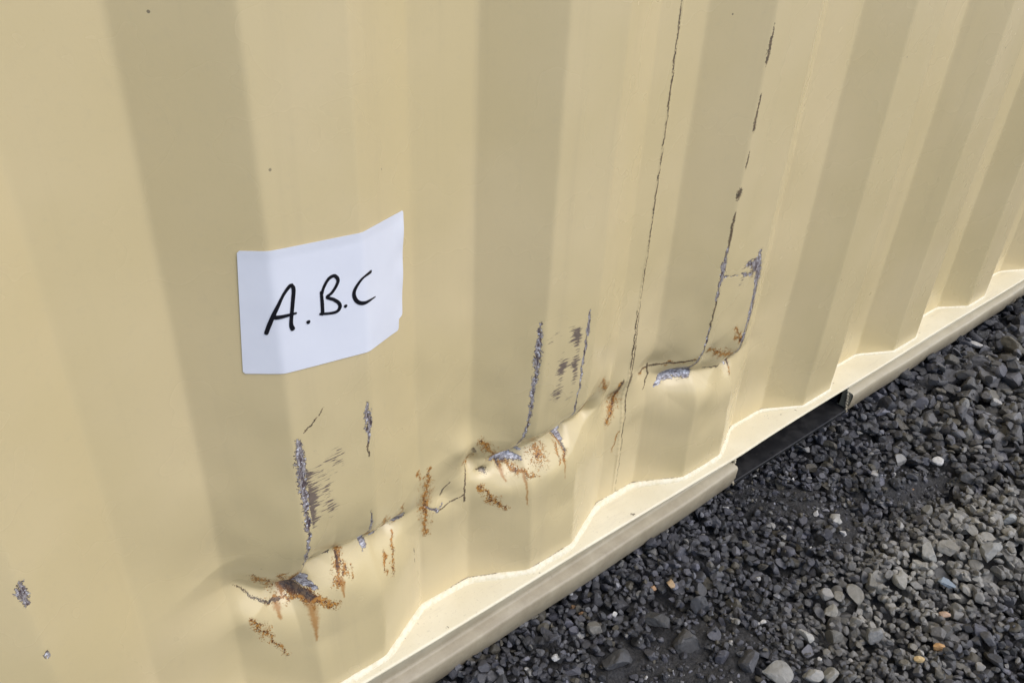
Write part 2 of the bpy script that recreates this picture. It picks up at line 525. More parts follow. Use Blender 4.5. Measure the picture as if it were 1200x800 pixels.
METAL = [
    ([(.2061, .329), (.2055, .305), (.2052, .281), (.2052, .2513), (.2040, .2214), (.2019, .1908), (.2007, .167)], [.0028, .0050, .0042, .0030, .0026, .0020, .0018]),
    ([(.2699, .340), (.2706, .325), (.2706, .309), (.2694, .296)], [.0012, .0034, .0036, .0010]),
    ([(.2700, .2141), (.2700, .181), (.2695, .1526)], [.0010, .0014, .0034]),
    ([(.4661, .3480), (.4658, .3231), (.4657, .2976), (.4650, .266), (.4635, .2218), (.4600, .1934), (.4568, .1786)], [.0014, .0036, .0034, .0028, .0020, .0014, .0012]),
    ([(.5294, .345), (.5297, .3188), (.5275, .2863), (.5270, .2532), (.5268, .207), (.5200, .187)], [.0012, .0026, .0020, .0014, .0014, .0024]),
    ([(.7490, .355), (.7484, .3324), (.7482, .306), (.7480, .285)], [.0012, .0028, .0026, .0010]),
    ([(.7473, .2448), (.7473, .2136), (.7440, .1754)], [.0008, .0012, .0026]),
    ([(.8150, .330), (.8202, .300), (.8245, .2722), (.8249, .2244), (.8262, .1844), (.8230, .1522)], [.0040, .0046, .0040, .0024, .0020, .0014]),
    ([(.796, .320), (.812, .316), (.822, .306), (.824, .290)], [.0040, .0080, .0070, .0050]),
    ([(.786, .309), (.806, .303)], [.0020, .0030]),
    ([(.7510, .3150), (.7797, .3098)], [.0012, .0008]),
    ([(-.0035, .303), (-.0047, .293), (-.0040, .285)], [.0028, .0050, .0022]),
    ([(-.0031, .233), (-.0038, .228)], .0016),
    ([(.2007, .169), (.2152, .1686), (.2325, .166)], [.0018, .0012, .0008]),
    ([(.348, .150), (.365, .1343), (.372, .143)], [.0006, .0016, .0008]),
]
GASH = [
    ([(.1900, .153), (.2003, .1475), (.2110, .138)], [.0024, .0056, .0026]), ([(.1990, .155), (.206, .148)], [.0020, .0028]),
    ([(.2800, .1530), (.2976, .1510), (.3200, .1520)], [.0010, .0040, .0036]), ([(.300, .1535), (.321, .157)], [.0014, .0022]),
    ([(.2690, .160), (.2697, .150)], [.0026, .0034]),
    ([(.4400, .171), (.4560, .1660), (.4700, .160)], [.0042, .0058, .0022]), ([(.459, .173), (.4605, .163)], [.0026, .0036]), ([(.452, .1715), (.474, .1690)], [.002, .0014]),
    ([(.5190, .1850), (.5280, .1750), (.5310, .1600)], [.0024, .0058, .0028]), ([(.531, .180), (.534, .168)], [.0016, .0022]),
    ([(.6960, .1590), (.7148, .1685), (.7304, .1700), (.7440, .1690)], [.0008, .0046, .0066, .0056]), ([(.705, .168), (.723, .1745), (.742, .172)], [.0010, .0030, .0040]),
]
RUST = [
    ([(.1600, .1760), (.1799, .1500), (.1880, .1440)], [.0040, .0060, .0075]),
    ([(.1822, .1740), (.1835, .1504)], [.0040, .0060]),
    ([(.1930, .168), (.188, .152)], [.006, .006]),
    ([(.1800, .1475), (.1900, .1400), (.2030, .1330), (.2094, .1280)], [.0065, .0085, .0090, .0060]),
    ([(.2094, .1250), (.2258, .1140)], [.0060, .0050]),
    ([(.1684, .1344), (.1817, .1298), (.200, .127)], [.0020, .0036, .003]),
    ([(.1493, .1275), (.1560, .115), (.1618, .1025), (.1761, .0669)], [.0030, .0056, .0052, .0012]),
    ([(.2436, .1693), (.2380, .1500), (.2321, .1362)], [.0030, .0064, .0058]),
    ([(.2430, .162), (.2420, .140)], [.003, .003]),
    ([(.2500, .1418), (.2475, .1316)], .0022),
    ([(.3060, .1400), (.2985, .1200), (.2950, .1025)], [.0014, .0034, .0030]),
    ([(.2900, .131), (.285, .112)], [.003, .0015]),
    ([(.3160, .1780), (.3135, .1483)], [.0028, .0044]),
    ([(.2896, .1800), (.2938, .1562)], [.0056, .0040]),
    ([(.2720, .170), (.2790, .158)], [.0054, .0046]),
    ([(.3520, .203), (.3498, .1907), (.3483, .1622), (.3485, .1120)], [.0015, .0060, .0095, .0050]),
    ([(.339, .205), (.342, .196)], [.003, .002]),
    ([(.4040, .1850), (.4100, .1830)], [.0070, .0062]),
    ([(.4100, .183), (.4090, .172)], [.0050, .0020]),
    ([(.4180, .2063), (.4293, .1892), (.4427, .1700)], [.0054, .0056, .0075]),
    ([(.4560, .183), (.4460, .170)], [.0036, .0070]),
    ([(.4428, .1641), (.4607, .1520), (.4842, .1388)], [.0048, .0056, .0014]),
    ([(.4159, .1469), (.4276, .1259), (.4459, .1055)], [.0034, .0062, .0032]),
    ([(.4924, .1608), (.4930, .157)], [.0120, .0115]),
    ([(.5285, .1610), (.5268, .1394)], [.0050, .0026]),
    ([(.5200, .158), (.517, .142)], [.003, .0015]),
    ([(.5542, .2040), (.5520, .1900)], [.0090, .0070]),
    ([(.6332, .1900), (.6325, .1593), (.6260, .146), (.6178, .1353)], [.0040, .0085, .0070, .0060]),
    ([(.5868, .2171), (.5960, .206), (.6070, .1939)], [.0070, .0060, .0030]),
    ([(.6412, .1130), (.6331, .0841)], [.0028, .0020]),
    ([(.7990, .228), (.8274, .1960)], [.0040, .0050]),
    ([(.8037, .2120), (.8180, .204)], [.0050, .0040]),
    ([(.7617, .2060), (.7904, .1890), (.8200, .1760)], [.0040, .0075, .0060]),
    ([(.8300, .1650), (.8290, .1399)], [.0060, .0020]),
    ([(.8300, .2600), (.8330, .215)], [.0022, .0028]),
    ([(.7000, .1900), (.7114, .1924), (.7418, .1964)], [.0024, .0022, .0022]),
    ([(.672, .186), (.690, .188)], [.0036, .0016]),
    ([(.5150, .0560), (.5155, .0556)], .0020),
]
CORE = [
    ([(.1800, .1470), (.1880, .1410), (.1980, .1350), (.2080, .1300)], [.0022, .0048, .0056, .0030]),
    ([(.4430, .1680), (.4470, .1640)], [.0040, .0030]), ([(.5190, .190), (.5235, .1790)], [.0030, .0028]),
    ([(.2400, .160), (.2370, .147)], [.0012, .0016]), ([(.5440, .192), (.5520, .201)], [.0012, .0018]), ([(.6330, .182), (.6325, .172)], [.0014, .0012]),
    ([(.8190, .170), (.8280, .164)], [.0018, .0026]), ([(.8200, .203), (.8270, .197)], [.0014, .0022]),
]
DRIP = [
    ([(.2046, .1240), (.2032, .100), (.2026, .0780)], [.0040, .0028, .0008]),
    ([(.1768, .1290), (.1767, .1131)], [.0036, .0008]),
    ([(.2355, .137), (.2350, .118)], [.0030, .0006]),
    ([(.4670, .150), (.4674, .105)], [.0016, .0004]),
    ([(.5235, .144), (.5238, .118)], [.0018, .0004]),
    ([(.1855, .1420), (.1850, .128)], [.0030, .0008]),
    ([(.4460, .158), (.4462, .143)], [.0030, .0008]),
]
CRACK = [
    ([(.1449, .1656), (.1560, .1480), (.1684, .1344), (.1817, .1298)], [.0006, .0011, .0013, .0013]),
    ([(.1850, .1440), (.1960, .1380), (.2060, .1300)], [.0026, .0042, .0030]),
    ([(.2007, .171), (.2152, .1680), (.2325, .1651)], [.0026, .0020, .0010]),
    ([(.4052, .1734), (.3998, .1582), (.3991, .1301)], [.0011, .0012, .0010]),
    ([(.4083, .2010), (.4142, .1895)], [.0020, .0018]),
    ([(.4180, .1640), (.4268, .1585)], [.0010, .0036]),
    ([(.3989, .1402), (.3819, .1372), (.3653, .1343)], [.0010, .0008, .0012]),
    ([(.3819, .165), (.374, .158), (.371, .150)], [.0010, .0014, .0008]),
    ([(.5160, .1990), (.5210, .1850), (.513, .173)], [.0050, .0034, .0016]),
    ([(.5400, .2020), (.5330, .1760), (.5300, .150)], [.0016, .0026, .0016]),
    ([(.5490, .1950), (.5440, .180)], [.0030, .0014]),
    ([(.4720, .1740), (.4900, .1790), (.5080, .1800)], [.0010, .0011, .0012]),
    ([(.4442, .1660), (.4446, .158)], [.0022, .0014]),
    ([(.6360, .1940), (.6300, .176)], [.0016, .0014]),
    ([(.7692, .1706), (.7981, .1620), (.8274, .1584)], [.0010, .0014, .0018]),
    ([(.6723, .1876), (.7114, .1924), (.7418, .1964)], [.0013, .0012, .0012]),
    ([(.688, .194), (.690, .178), (.680, .160)], [.0012, .0009, .0006]),
    ([(.8290, .255), (.8300, .205), (.8290, .150)], [.0014, .0012, .0016]),
    ([(.7508, .6000), (.7500, .5720)], [.0007, .0024]), ([(.7500, .5720), (.7497, .5569)], [.0024, .0010]),
    ([(.7513, .5300), (.7514, .4897)], [.0012, .0020]), ([(.7516, .4700), (.7515, .4467)], [.0010, .0010]),
    ([(.7492, .4230), (.7491, .4150)], [.0032, .0030]),
    ([(.7490, .395), (.7488, .3652), (.7484, .345)], [.0014, .0018, .0014]),
    ([(.7478, .285), (.7474, .2448), (.7473, .2136), (.7440, .1780)], [.0010, .0010, .0010, .0014]),
    ([(.6438, .6252), (.6462, .5), (.6452, .3956), (.6465, .3104), (.6466, .247), (.6500, .1955)], [.0008, .0008, .0008, .0008, .0009, .0009]),
    ([(.6500, .1955), (.6500, .178)], [.0028, .0022]), ([(.6500, .178), (.6505, .10)], [.0010, .0008]), ([(.6505, .10), (.6508, .006)], [.0006, .0005]),
    ([(.6435, .29), (.6432, .24), (.6460, .20)], [.0006, .0010, .0008]),
    ([(.3300, .1050), (.3302, .085)], [.0007, .0005]),
    ([(.2694, .296), (.2690, .280)], [.0014, .0008]),
    ([(-.0050, .296), (-.0035, .286)], [.0022, .0022]),
    ([(.2300, .352), (.2120, .335)], [.0004, .0008]),
]
SCUFF = [([(.2075, .318), (.2530, .322), (.2476, .2269), (.2076, .2244)], 1), ([(.4680, .338), (.5270, .342), (.5268, .2305), (.4680, .231)], -1),
         ([(.7700, .328), (.8290, .328), (.8290, .290), (.7700, .290)], -1)]

SEAMS = [.6455 + 1.112 * i for i in range(-3, 2)]
Sg, Zg = np.meshgrid(s_axis, z_axis)
Yg = wall_y(Sg, Zg)
# a vertical butt weld stands a little proud at each joint of two sheets
for sm_ in SEAMS:
    Yg -= .0011 * np.exp(-((Sg - sm_ + .001 * np.sin(Zg * 9)) / .0016) ** 2) * (1 + .3 * np.sin(Zg * 900))
A_metal = lay(Sg, Zg, METAL, 1.25, .0009)
A_gash = lay(Sg, Zg, GASH)
A_rust = lay(Sg, Zg, RUST, 1.3, .0019)
A_core = lay(Sg, Zg, CORE, 1.15, .0015)
A_drip = lay(Sg, Zg, DRIP)
A_crack = lay(Sg, Zg, CRACK)
A_scuff = np.zeros_like(Sg)
for pl, sd_ in SCUFF:
    A_scuff = np.maximum(A_scuff, poly_mask(Sg, Zg, pl, sd_))
# scraped steel is dragged into shallow furrows
fur = wob(Sg, Zg * .25, .004, 77)
Yg += (A_gash > .4) * .0006 * fur + A_metal * .0004

def panel(i0, i1, label=None):
    nr, nc = len(z_axis), i1 - i0
    V = np.stack([Sg[:, i0:i1], Yg[:, i0:i1], Zg[:, i0:i1] + ZL], -1).reshape(-1, 3)
    o = mesh_np('side_panel', V, grid_faces(nr, nc), M_WALL, box_root)
    for n, a in (('metal', A_metal), ('gash', A_gash), ('rust', A_rust), ('core', A_core), ('drip', A_drip), ('crack', A_crack), ('scuff', A_scuff)):
        add_attr(o, n, a[:, i0:i1])
    if label: o['label'] = label
    return o
cuts = [0] + [int(np.searchsorted(s_axis, q)) for q in SEAMS if s_axis[0] < q < s_axis[-1]] + [len(s_axis) - 1]
for a, b in zip(cuts[:-1], cuts[1:]):
    mid = .5 * (s_axis[a] + s_axis[b])
    panel(a, b + 1, 'dented wall sheet with rusty gouges left of the weld seam' if -.4 < mid < .6 else
          ('wall sheet right of the weld seam, scraped near its left edge' if .65 < mid < 1.7 else None))

# ------------------------------------------------------------------ bottom rail: top flange, recessed web, out-turned lower flange
POCKETS = [(.868, 1.176), (-1.176, -.868)]
def edge_wob(s):
    return .0010 * np.sin(s * 5.1 + 1) + .0006 * np.sin(s * 13.7) - .0012 * np.exp(-((s - .86) / .05) ** 2)
def sweep(sections, ss, closed=False):
    """sections(s) -> list of (y, z); returns verts, faces"""
    V = []; n = None
    for q in ss:
        pts = sections(q); n = len(pts)
        V += [(q, y, z + ZL) for y, z in pts]
    F = grid_faces(len(ss), n)
    if closed:
        i = np.arange(len(ss) - 1) * n
        F = np.concatenate([F, np.stack([i + n - 1, i, i + n, i + 2 * n - 1], -1)])
    return V, F
def top_section(q):
    e = -.0128 + edge_wob(q); z = .0006 * math.sin(q * 4)
    t = .0045
    return [(.16, z), (.06, z), (.03, z), (e + .0035, z), (e + .0015, z - .0004), (e + .0004, z - .0014), (e, z - .0024), (e + .0006, z - t + .0006), (e + .0018, z - t), (.0, z - t), (.16, z - t)]
def lip_z(q): return float(np.interp(q, [-3, .3, .74, .87, 1.2, 1.9, 3], [-.084, -.0825, -.0730, -.0675, -.0660, -.0635, -.063]))
def web_section(q):
    z = .0006 * math.sin(q * 4); zl = lip_z(q)
    e = -.0128 + .0006 * math.sin(q * 7.3) + .0005 * math.sin(q * 31)
    w = .0040 + .0005 * math.sin(q * 11)
    zf = zl + .0365
    pts = [(w - .004, z - .0047), (w, zf + .006), (w - .0010, zf + .0036), (w - .0036, zf + .0018), (-.0098, zf + .0004), (e + .0010, zf - .0010), (e, zf - .0030), (e + .0012, zl + .0160), (e + .0048, zl), (e + .0066, zl - .0030), (-.004, zl - .004), (.011, zl - .004), (.011, z - .0047)]
    return pts
ss_all = axis([(X0 + .15, -.1, .05), (-.1, 2.05, .01), (2.05, X1 - .15, .05)])
Vs, Fs = [], []; off = 0
v, f = sweep(top_section, ss_all); Vs += v; Fs.append(f); off = len(Vs)
spans = [(X0 + .15, POCKETS[1][0]), (POCKETS[1][1], POCKETS[0][0]), (POCKETS[0][1], X1 - .15)]
for a, b in spans:
    st = axis([(a, b, .01)])
    v, f = sweep(web_section, st)
    Vs += v; Fs.append(f + off)
    n = len(web_section(0))
    for row, fl in ((0, True), (len(st) - 1, False)):     # close the torch-cut ends
        idx = off + row * n + np.arange(n)
        for i0_, i1_, i2_, i3_ in ((0, 1, 11, 12), (1, 2, 10, 11), (2, 3, 9, 10), (3, 4, 8, 9), (4, 5, 7, 8), (5, 6, 7, 4)):
            q = [idx[i0_], idx[i1_], idx[i2_], idx[i3_]]
            if q[2] == q[3]:
                q[3] = q[2]
            Fs.append(np.array([q if fl else q[::-1]]))
    off = len(Vs)
Fs = np.concatenate(Fs)
good = np.array([len(set(r_)) == 4 for r_ in Fs])
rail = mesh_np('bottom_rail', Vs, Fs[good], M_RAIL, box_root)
md = rail.modifiers.new('edge', 'EDGE_SPLIT'); md.split_angle = R(50)
rail['label'] = 'pale flat-topped rail along the foot of the corrugated wall'

# painted weld bead in the corner between wall and rail
def bead():
    ss = axis([(X0 + .17, -.12, .03), (-.12, 2.0, .0035), (2.0, X1 - .17, .03)])
    yc = prof_soft(ss) ; dy = np.gradient(yc, ss)
    nx = dy / np.sqrt(1 + dy * dy); ny = -1 / np.sqrt(1 + dy * dy)
    fat = np.interp(ss, [-.2, .15, .25, .33, .36, .47, .60, .68, .72, .80, .9, 1.2, 2], [.0058, .0062, .0066, .0072, .0078, .0066, .0076, .0082, .0066, .0060, .0050, .0042, .0038])
    rad = fat * .86 * (1 + .10 * wob(ss, 0 * ss, .06, 5) + .03 * wob(ss, 0 * ss, .02, 6))
    K = 9
    V = []; G = []
    for i in range(len(ss)):
        for k in range(K):
            a = -.25 + (math.pi / 2 + .5) * k / (K - 1)
            r = rad[i] * (1 + .02 * math.sin(i * 1.7 + k * 2.1))
            o, z = r * 1.05 * math.cos(a), r * 1.05 * math.sin(a)
            V.append((ss[i] + nx[i] * (o - .001), yc[i] + ny[i] * (o - .001), max(z - .0008, -.0008) + ZL))
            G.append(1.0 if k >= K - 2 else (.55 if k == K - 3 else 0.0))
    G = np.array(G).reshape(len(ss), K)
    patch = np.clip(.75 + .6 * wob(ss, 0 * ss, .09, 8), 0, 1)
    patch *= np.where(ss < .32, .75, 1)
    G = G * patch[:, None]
    o = mesh_np('weld_bead', V, grid_faces(len(ss), K), M_BEAD, box_root)
    add_attr(o, 'grime', G)
bead()

# forklift pockets: black steel tunnels cut through the rail
def pocket(a, b):
    bm = bmesh.new()
    z0 = lip_z(.5 * (a + b)) + .006 + ZL; z1 = -.0055 + ZL
    t = .006; yb = .62
    box(bm, a - .003, b + .003, -.0105, yb, z0 - t, z0, .0014)              # floor plate
    box(bm, a - .012, a + .0, .006, yb, z0 + .0005, z1, .0005)              # cheeks
    box(bm, b - .0, b + .012, .006, yb, z0 + .0005, z1, .0005)
    box(bm, a - .012, b + .012, yb + .0005, yb + .008, z0 - t, z1)
    return bm_obj('fork_pocket', bm, M_BLACK, box_root)
for a, b in POCKETS:
    pocket(a, b)
# lumpy burn-off at the cut rail ends
for q in (POCKETS[0][0] + .001, POCKETS[0][1] - .002):
    bm = bmesh.new()
    for i in range(24):
        zz = lip_z(q) + .0005 + i * .0025
        yy = -.0085 + .0004 * i + random.uniform(-.001, .001)
        r = random.uniform(.0018, .0031)
        mm = Matrix.Translation((q + random.uniform(-.002, .002), min(yy, .0005), zz + ZL)) @ Matrix.Diagonal((1.0, 1.0, 1.2, 1))
        bmesh.ops.create_icosphere(bm, subdivisions=2, radius=r, matrix=mm)
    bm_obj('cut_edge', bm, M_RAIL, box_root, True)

# rest of the box: end and back walls, roof, posts, castings, doors
def corr(n, a, b, depth):
    """trapezoid profile from a to b: list of (t, d)"""
    p = (b - a) / n; out = []
    for i in range(n):
        q = a + i * p
        out += [(q, 0), (q + .26 * p, 0), (q + .5 * p, depth), (q + .76 * p, depth)]
    out.append((b, 0))
    return out
ZT = ZL + H_TOP
bp = corr(20, X0 + .16, X1 - .16, .034)
V = [(t, W_BOX - .02 - d, z) for z in (ZL, ZT) for t, d in bp]
mesh_np('side_panel', V, grid_faces(2, len(bp), True), M_PAINT, box_root, False)
ep = corr(8, .10, W_BOX - .12, .04)
V = [(X0 + .03 + d, t, z) for z in (ZL, ZT) for t, d in ep]
mesh_np('end_panel', V, grid_faces(2, len(ep), True), M_PAINT, box_root, False)
rp = corr(26, X0 + .1, X1 - .1, .02)
V = [(t, y, ZT + .06 - d) for y in (.02, W_BOX - .04) for t, d in rp]
mesh_np('roof', V, grid_faces(2, len(rp)), M_PAINT, box_root, False)
for y0 in (-.004, W_BOX - .07):
    box_obj('top_rail', X0 + .12, X1 - .12, y0, y0 + .06, ZT - .001, ZT + .075, M_PAINT, box_root, .006)
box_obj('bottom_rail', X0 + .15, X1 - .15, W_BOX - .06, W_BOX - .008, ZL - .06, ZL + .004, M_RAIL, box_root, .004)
for x0 in (X0, X1 - .158):
    for y0 in (-.012, W_BOX - .15):
        box_obj('corner_post', x0 + .004, x0 + .154, y0 + .004, y0 + .146, ZL - .03, ZT - .02, M_PAINT, box_root, .02)
        for z0 in (ZL - .085, ZT - .03):
            c = box_obj('corner_casting', x0, x0 + .158, y0, y0 + .15, z0, z0 + .118, M_PAINT, box_root, .012)
            bm = bmesh.new()
            fy = y0 - .0015 if y0 < 1 else y0 + .1515
            bmesh.ops.create_circle(bm, cap_ends=True, segments=24, radius=.032, matrix=Matrix.Translation((x0 + .079, fy, z0 + .058)) @ Matrix.Rotation(R(90), 4, 'X') @ Matrix.Diagonal((1.0, 1.5, 1, 1)))
            bm_obj('casting_hole', bm, M_UNDER, c)
box_obj('floor', X0 + .1, X1 - .1, .05, W_BOX - .07, ZL + .002, ZL + .03, M_UNDER, box_root)
for x0, x1_ in ((X0 + .1, POCKETS[1][0] - .05), (POCKETS[1][1] + .05, POCKETS[0][0] - .05), (POCKETS[0][1] + .05, X1 - .1)):
    box_obj('underframe', x0, x1_, .05, W_BOX - .08, ZL - .075, ZL - .002, M_UNDER, box_root)
for y0, y1 in ((.145, W_BOX / 2 - .004), (W_BOX / 2 + .004, W_BOX - .157)):
    d = box_obj('cargo_door', X1 - .07, X1 - .02, y0, y1, ZL + .01, ZT - .02, M_PAINT, box_root, .006)
    for k in range(4):
        zz = ZL + .35 + k * .52
        box_obj('door_rib', X1 - .0195, X1 + .004, y0 + .06, y1 - .06, zz, zz + .12, M_PAINT, d, .01)
    for k in (.28, .72):
        yy = y0 + (y1 - y0) * k
        bm = bmesh.new()
        bmesh.ops.create_cone(bm, cap_ends=True, segments=14, radius1=.017, radius2=.017, depth=H_TOP - .06, matrix=Matrix.Translation((X1 + .024, yy, ZL + H_TOP / 2)))
        bm_obj('lock_rod', bm, M_STEEL, d, True)
        box_obj('handle', X1 + .034, X1 + .046, yy - .02, yy + .38, ZL + .95, ZL + .985, M_STEEL, d, .004)

# ------------------------------------------------------------------ the paper sheet with handwriting
def paper_prof(s):
    return np.minimum(prof_soft(s), prof(s))
_pa = np.arange(.10, .40, .0005)
_arc = np.concatenate([[0], np.cumsum(np.hypot(np.diff(_pa), np.diff(paper_prof(_pa))))])
def arc_of(s): return np.interp(s, _pa, _arc)
def s_of(q): return np.interp(q, _arc, _pa)
# corners in wall coordinates -> unrolled sheet
TL, TR, BR, BL = (.1830, .5025), (.3262, .4925), (.3205, .3850), (.1750, .4010)
def sheet_point(u, v):
    """u left to right, v bottom to top -> (arc, z)"""
    def L(a, b, t): return (a[0] + (b[0] - a[0]) * t, a[1] + (b[1] - a[1]) * t)
    q = lambda p: (float(arc_of(p[0])), p[1])
    b = L(q(BL), q(BR), u); t = L(q(TL), q(TR), u)
    return L(b, t, v)
def sheet_surf(arc, z, lift):
    s = s_of(arc)
    y = paper_prof(s) + dent(s, z)
    e = .0015
    g = (paper_prof(s + e) - paper_prof(s - e)) / (2 * e)
    n = 1 / np.sqrt(1 + g * g)
    return np.array([s + lift * g * n, y - lift * n, z + ZL])
NU, NV = 96, 60
Wp = float(arc_of(TR[0]) - arc_of(TL[0])); Hp = .103
V = []
for j in range(NV + 1):
    v = j / NV
    for i in range(NU + 1):
        u = i / NU
        rc = .0016
        dv = min(v, 1 - v) * Hp
        ins = 0
        if dv < rc: ins = (rc - math.sqrt(max(0, rc * rc - (rc - dv) ** 2))) / Wp
        uu = ins + u * (1 - 2 * ins)
        # the lower right corner is nicked where the sheet was torn
        if v < .12 and u > .9:
            uu -= (u - .9) * 10 * .036 * min(1, (.12 - v) / .02)
        a, z = sheet_point(uu, v)
        lift = .0006 + .0004 * math.sin(u * 7 + 1) * v + .0014 * max(0, u - .90) * 10 * (.3 + .7 * v) * (.6 + .4 * math.sin(v * 17)) + .0012 * max(0, v - .93) / .07 * (.4 + .6 * math.sin(u * 3.1)) * .5
        V.append(sheet_surf(a, z, lift))
paper = mesh_np('paper_sheet', V, grid_faces(NV + 1, NU + 1), M_PAPER)
md = paper.modifiers.new('thickness', 'SOLIDIFY'); md.thickness = .0002; md.offset = 0
md = paper.modifiers.new('edge', 'EDGE_SPLIT'); md.split_angle = R(50)
paper['label'] = 'small white paper sheet stuck on the container wall with A.B.C handwritten in black'
paper['category'] = 'paper sign'

def catmull(P, n=8):
    P = np.array(P, float)
    if len(P) < 3:
        return np.array([P[0] + (P[-1] - P[0]) * t for t in np.linspace(0, 1, n)])
    Q = np.vstack([2 * P[0] - P[1], P, 2 * P[-1] - P[-2]])
    out = []
    for i in range(1, len(Q) - 2):
        for t in np.linspace(0, 1, n, endpoint=False):
            a, b, c, d = Q[i - 1], Q[i], Q[i + 1], Q[i + 2]
            out.append(.5 * (2 * b + (c - a) * t + (2 * a - 5 * b + 4 * c - d) * t * t + (-a + 3 * b - 3 * c + d) * t ** 3))
    out.append(P[-1])
    return np.array(out)
STROKES = [
    ([(0.1935, 0.4351), (0.1965, 0.443), (0.2009, 0.453), (0.207, 0.4635), (0.2127, 0.4696), (0.2148, 0.4703)], [0.0028, 0.003, 0.0026, 0.0022, 0.0026, 0.0026]),
    ([(0.2148, 0.4703), (0.2159, 0.4664), (0.2141, 0.4559), (0.2116, 0.4431), (0.211, 0.4378), (0.2118, 0.4346)], [0.0024, 0.0028, 0.0028, 0.0026, 0.003, 0.0034]),
    ([(0.2007, 0.4476), (0.2068, 0.447), (0.2156, 0.4466)], [0.0032, 0.0026, 0.0016]),
    ([(0.2373, 0.4575), (0.2373, 0.4483), (0.2369, 0.4387)], [0.0022, 0.0026, 0.0026]),
    ([(0.2374, 0.4547), (0.2395, 0.4604), (0.244, 0.4663), (0.249, 0.4676), (0.2518, 0.4635), (0.2501, 0.459), (0.2456, 0.454), (0.2416, 0.4518), (0.2469, 0.448), (0.2511, 0.4434), (0.2515, 0.4395), (0.2483, 0.4368), (0.2415, 0.4376), (0.2351, 0.4393)], [0.002, 0.0022, 0.0024, 0.0026, 0.0026, 0.0024, 0.0022, 0.0022, 0.0024, 0.0026, 0.0028, 0.0024, 0.002, 0.002]),
    ([(0.2818, 0.4596), (0.2734, 0.4588), (0.2675, 0.4536), (0.2645, 0.4485), (0.2649, 0.4432), (0.2675, 0.439), (0.2716, 0.4367), (0.2778, 0.4358), (0.2857, 0.4351)], [0.0026, 0.0018, 0.0024, 0.0028, 0.003, 0.003, 0.003, 0.0022, 0.001]),
]
DOTS = [((0.2247, 0.4358), .0017), ((0.2565, 0.4391), .0015)]
def pen_lift(a, z):
    u = (a - float(arc_of(TL[0]))) / Wp; v = (z - .39) / Hp
    return .0006 + .0004 * math.sin(u * 7 + 1) * v + .00045
def write(name, strokes, dots):
    V, F = [], []
    for pts, ws in strokes:
        C = catmull(pts, 7)
        W = 1.12 * np.interp(np.linspace(0, 1, len(C)), np.linspace(0, 1, len(ws)), ws)
        C = np.stack([arc_of(C[:, 0]), C[:, 1]], -1)
        T = np.gradient(C, axis=0); T /= np.linalg.norm(T, axis=1)[:, None] + 1e-9
        N = np.stack([-T[:, 1], T[:, 0]], -1)
        # rounded pen ends
        cap0 = [C[0] - T[0] * W[0] * k for k in (.45, .3)]; cap1 = [C[-1] + T[-1] * W[-1] * k for k in (.3, .45)]
        C = np.vstack([cap0, C, cap1]); N = np.vstack([N[:1], N[:1], N, N[-1:], N[-1:]]); W = np.concatenate([[W[0] * .35, W[0] * .85], W, [W[-1] * .85, W[-1] * .35]])
        b0 = len(V)
        for c, n, w in zip(C, N, W):
            for k in (-.5, 0, .5):
                p = c + n * w * k
                V.append(sheet_surf(p[0], p[1], pen_lift(p[0], p[1])))
        F.append(grid_faces(len(C), 3) + b0)
    for (cx, cz), r in dots:
        ca = float(arc_of(cx)); b0 = len(V); K = 16
        for rr in (.001, .6, 1.0):
            for k in range(K + 1):
                a = 2 * math.pi * k / K
                V.append(sheet_surf(ca + r * rr * math.cos(a) * (1 + .08 * math.sin(3 * a)), cz + r * rr * math.sin(a), pen_lift(ca, cz)))
        F.append(grid_faces(3, K + 1, True) + b0)
    return mesh_np(name, V, np.concatenate(F), M_INK, paper)
lettering = write('lettering', STROKES, DOTS)
lettering['label'] = 'black marker handwriting reading A.B.C'

# ------------------------------------------------------------------ ground
TX, TY = 1.90, .62               # the dropped gravel repeats beyond the picture
def fold(x, y):
    return .18 + (x - .18) % TX, -.61 + (y + .61) % TY
def patch(x, y, cx, cy, rx, ry, ang=0.0):
    c, s_ = math.cos(ang), math.sin(ang)
    u = ((x - cx) * c + (y - cy) * s_) / rx; v = (-(x - cx) * s_ + (y - cy) * c) / ry
    return np.exp(-(u * u + v * v) ** 1.5)
def sand(x, y):
    q = patch(x, y, .575, -.165, .135, .060, -.35) + patch(x, y, .935, -.085, .085, .045, -.95) + .8 * patch(x, y, 1.13, -.175, .10, .05, -.4) + .6 * patch(x, y, .91, -.17, .05, .03, 0)
    return np.clip(q * (1 + .35 * wob(x, y, .07, 41)), 0, 1)
def dusty(x, y):
    q = patch(x, y, 1.00, -.285, .17, .075, -.25) + .8 * patch(x, y, 1.17, -.33, .14, .08, -.2) + .45 * patch(x, y, .80, -.29, .11, .07, -.7) + .25 * patch(x, y, 1.45, -.2, .3, .15, 0)
    return np.clip(q * (1 + .45 * wob(x, y, .06, 43)), 0, 1)
def terrain(x, y):
    h = .004 * wob(x, y, .30, 51) + .0025 * wob(x, y, .10, 52)
    h = h + .012 * patch(x, y, 1.05, -.27, .22, .06, -.25) - .016 * patch(x, y, 1.10, -.20, .12, .035, -.3) + .010 * patch(x, y, 1.06, -.135, .12, .03, -.5)
    h = h + .008 * np.exp(-((y + .02) / .05) ** 2) * 0
    return h
G0 = .009                         # mean bed height
xa = np.unique(np.concatenate([[-150, -60, -25, -10, -6], np.arange(-4, .2, .03), np.arange(.2, 2.1, .004), np.arange(2.1, 6, .03), [7, 10, 25, 60, 150]]))
ya = np.unique(np.concatenate([[-150, -60, -25, -10, -5, -3.2], np.arange(-2.6, -.62, .03), np.arange(-.62, .06, .004), [.5, 1.5, 3, 6, 12, 30, 70, 150]]))
GX, GY = np.meshgrid(xa, ya)
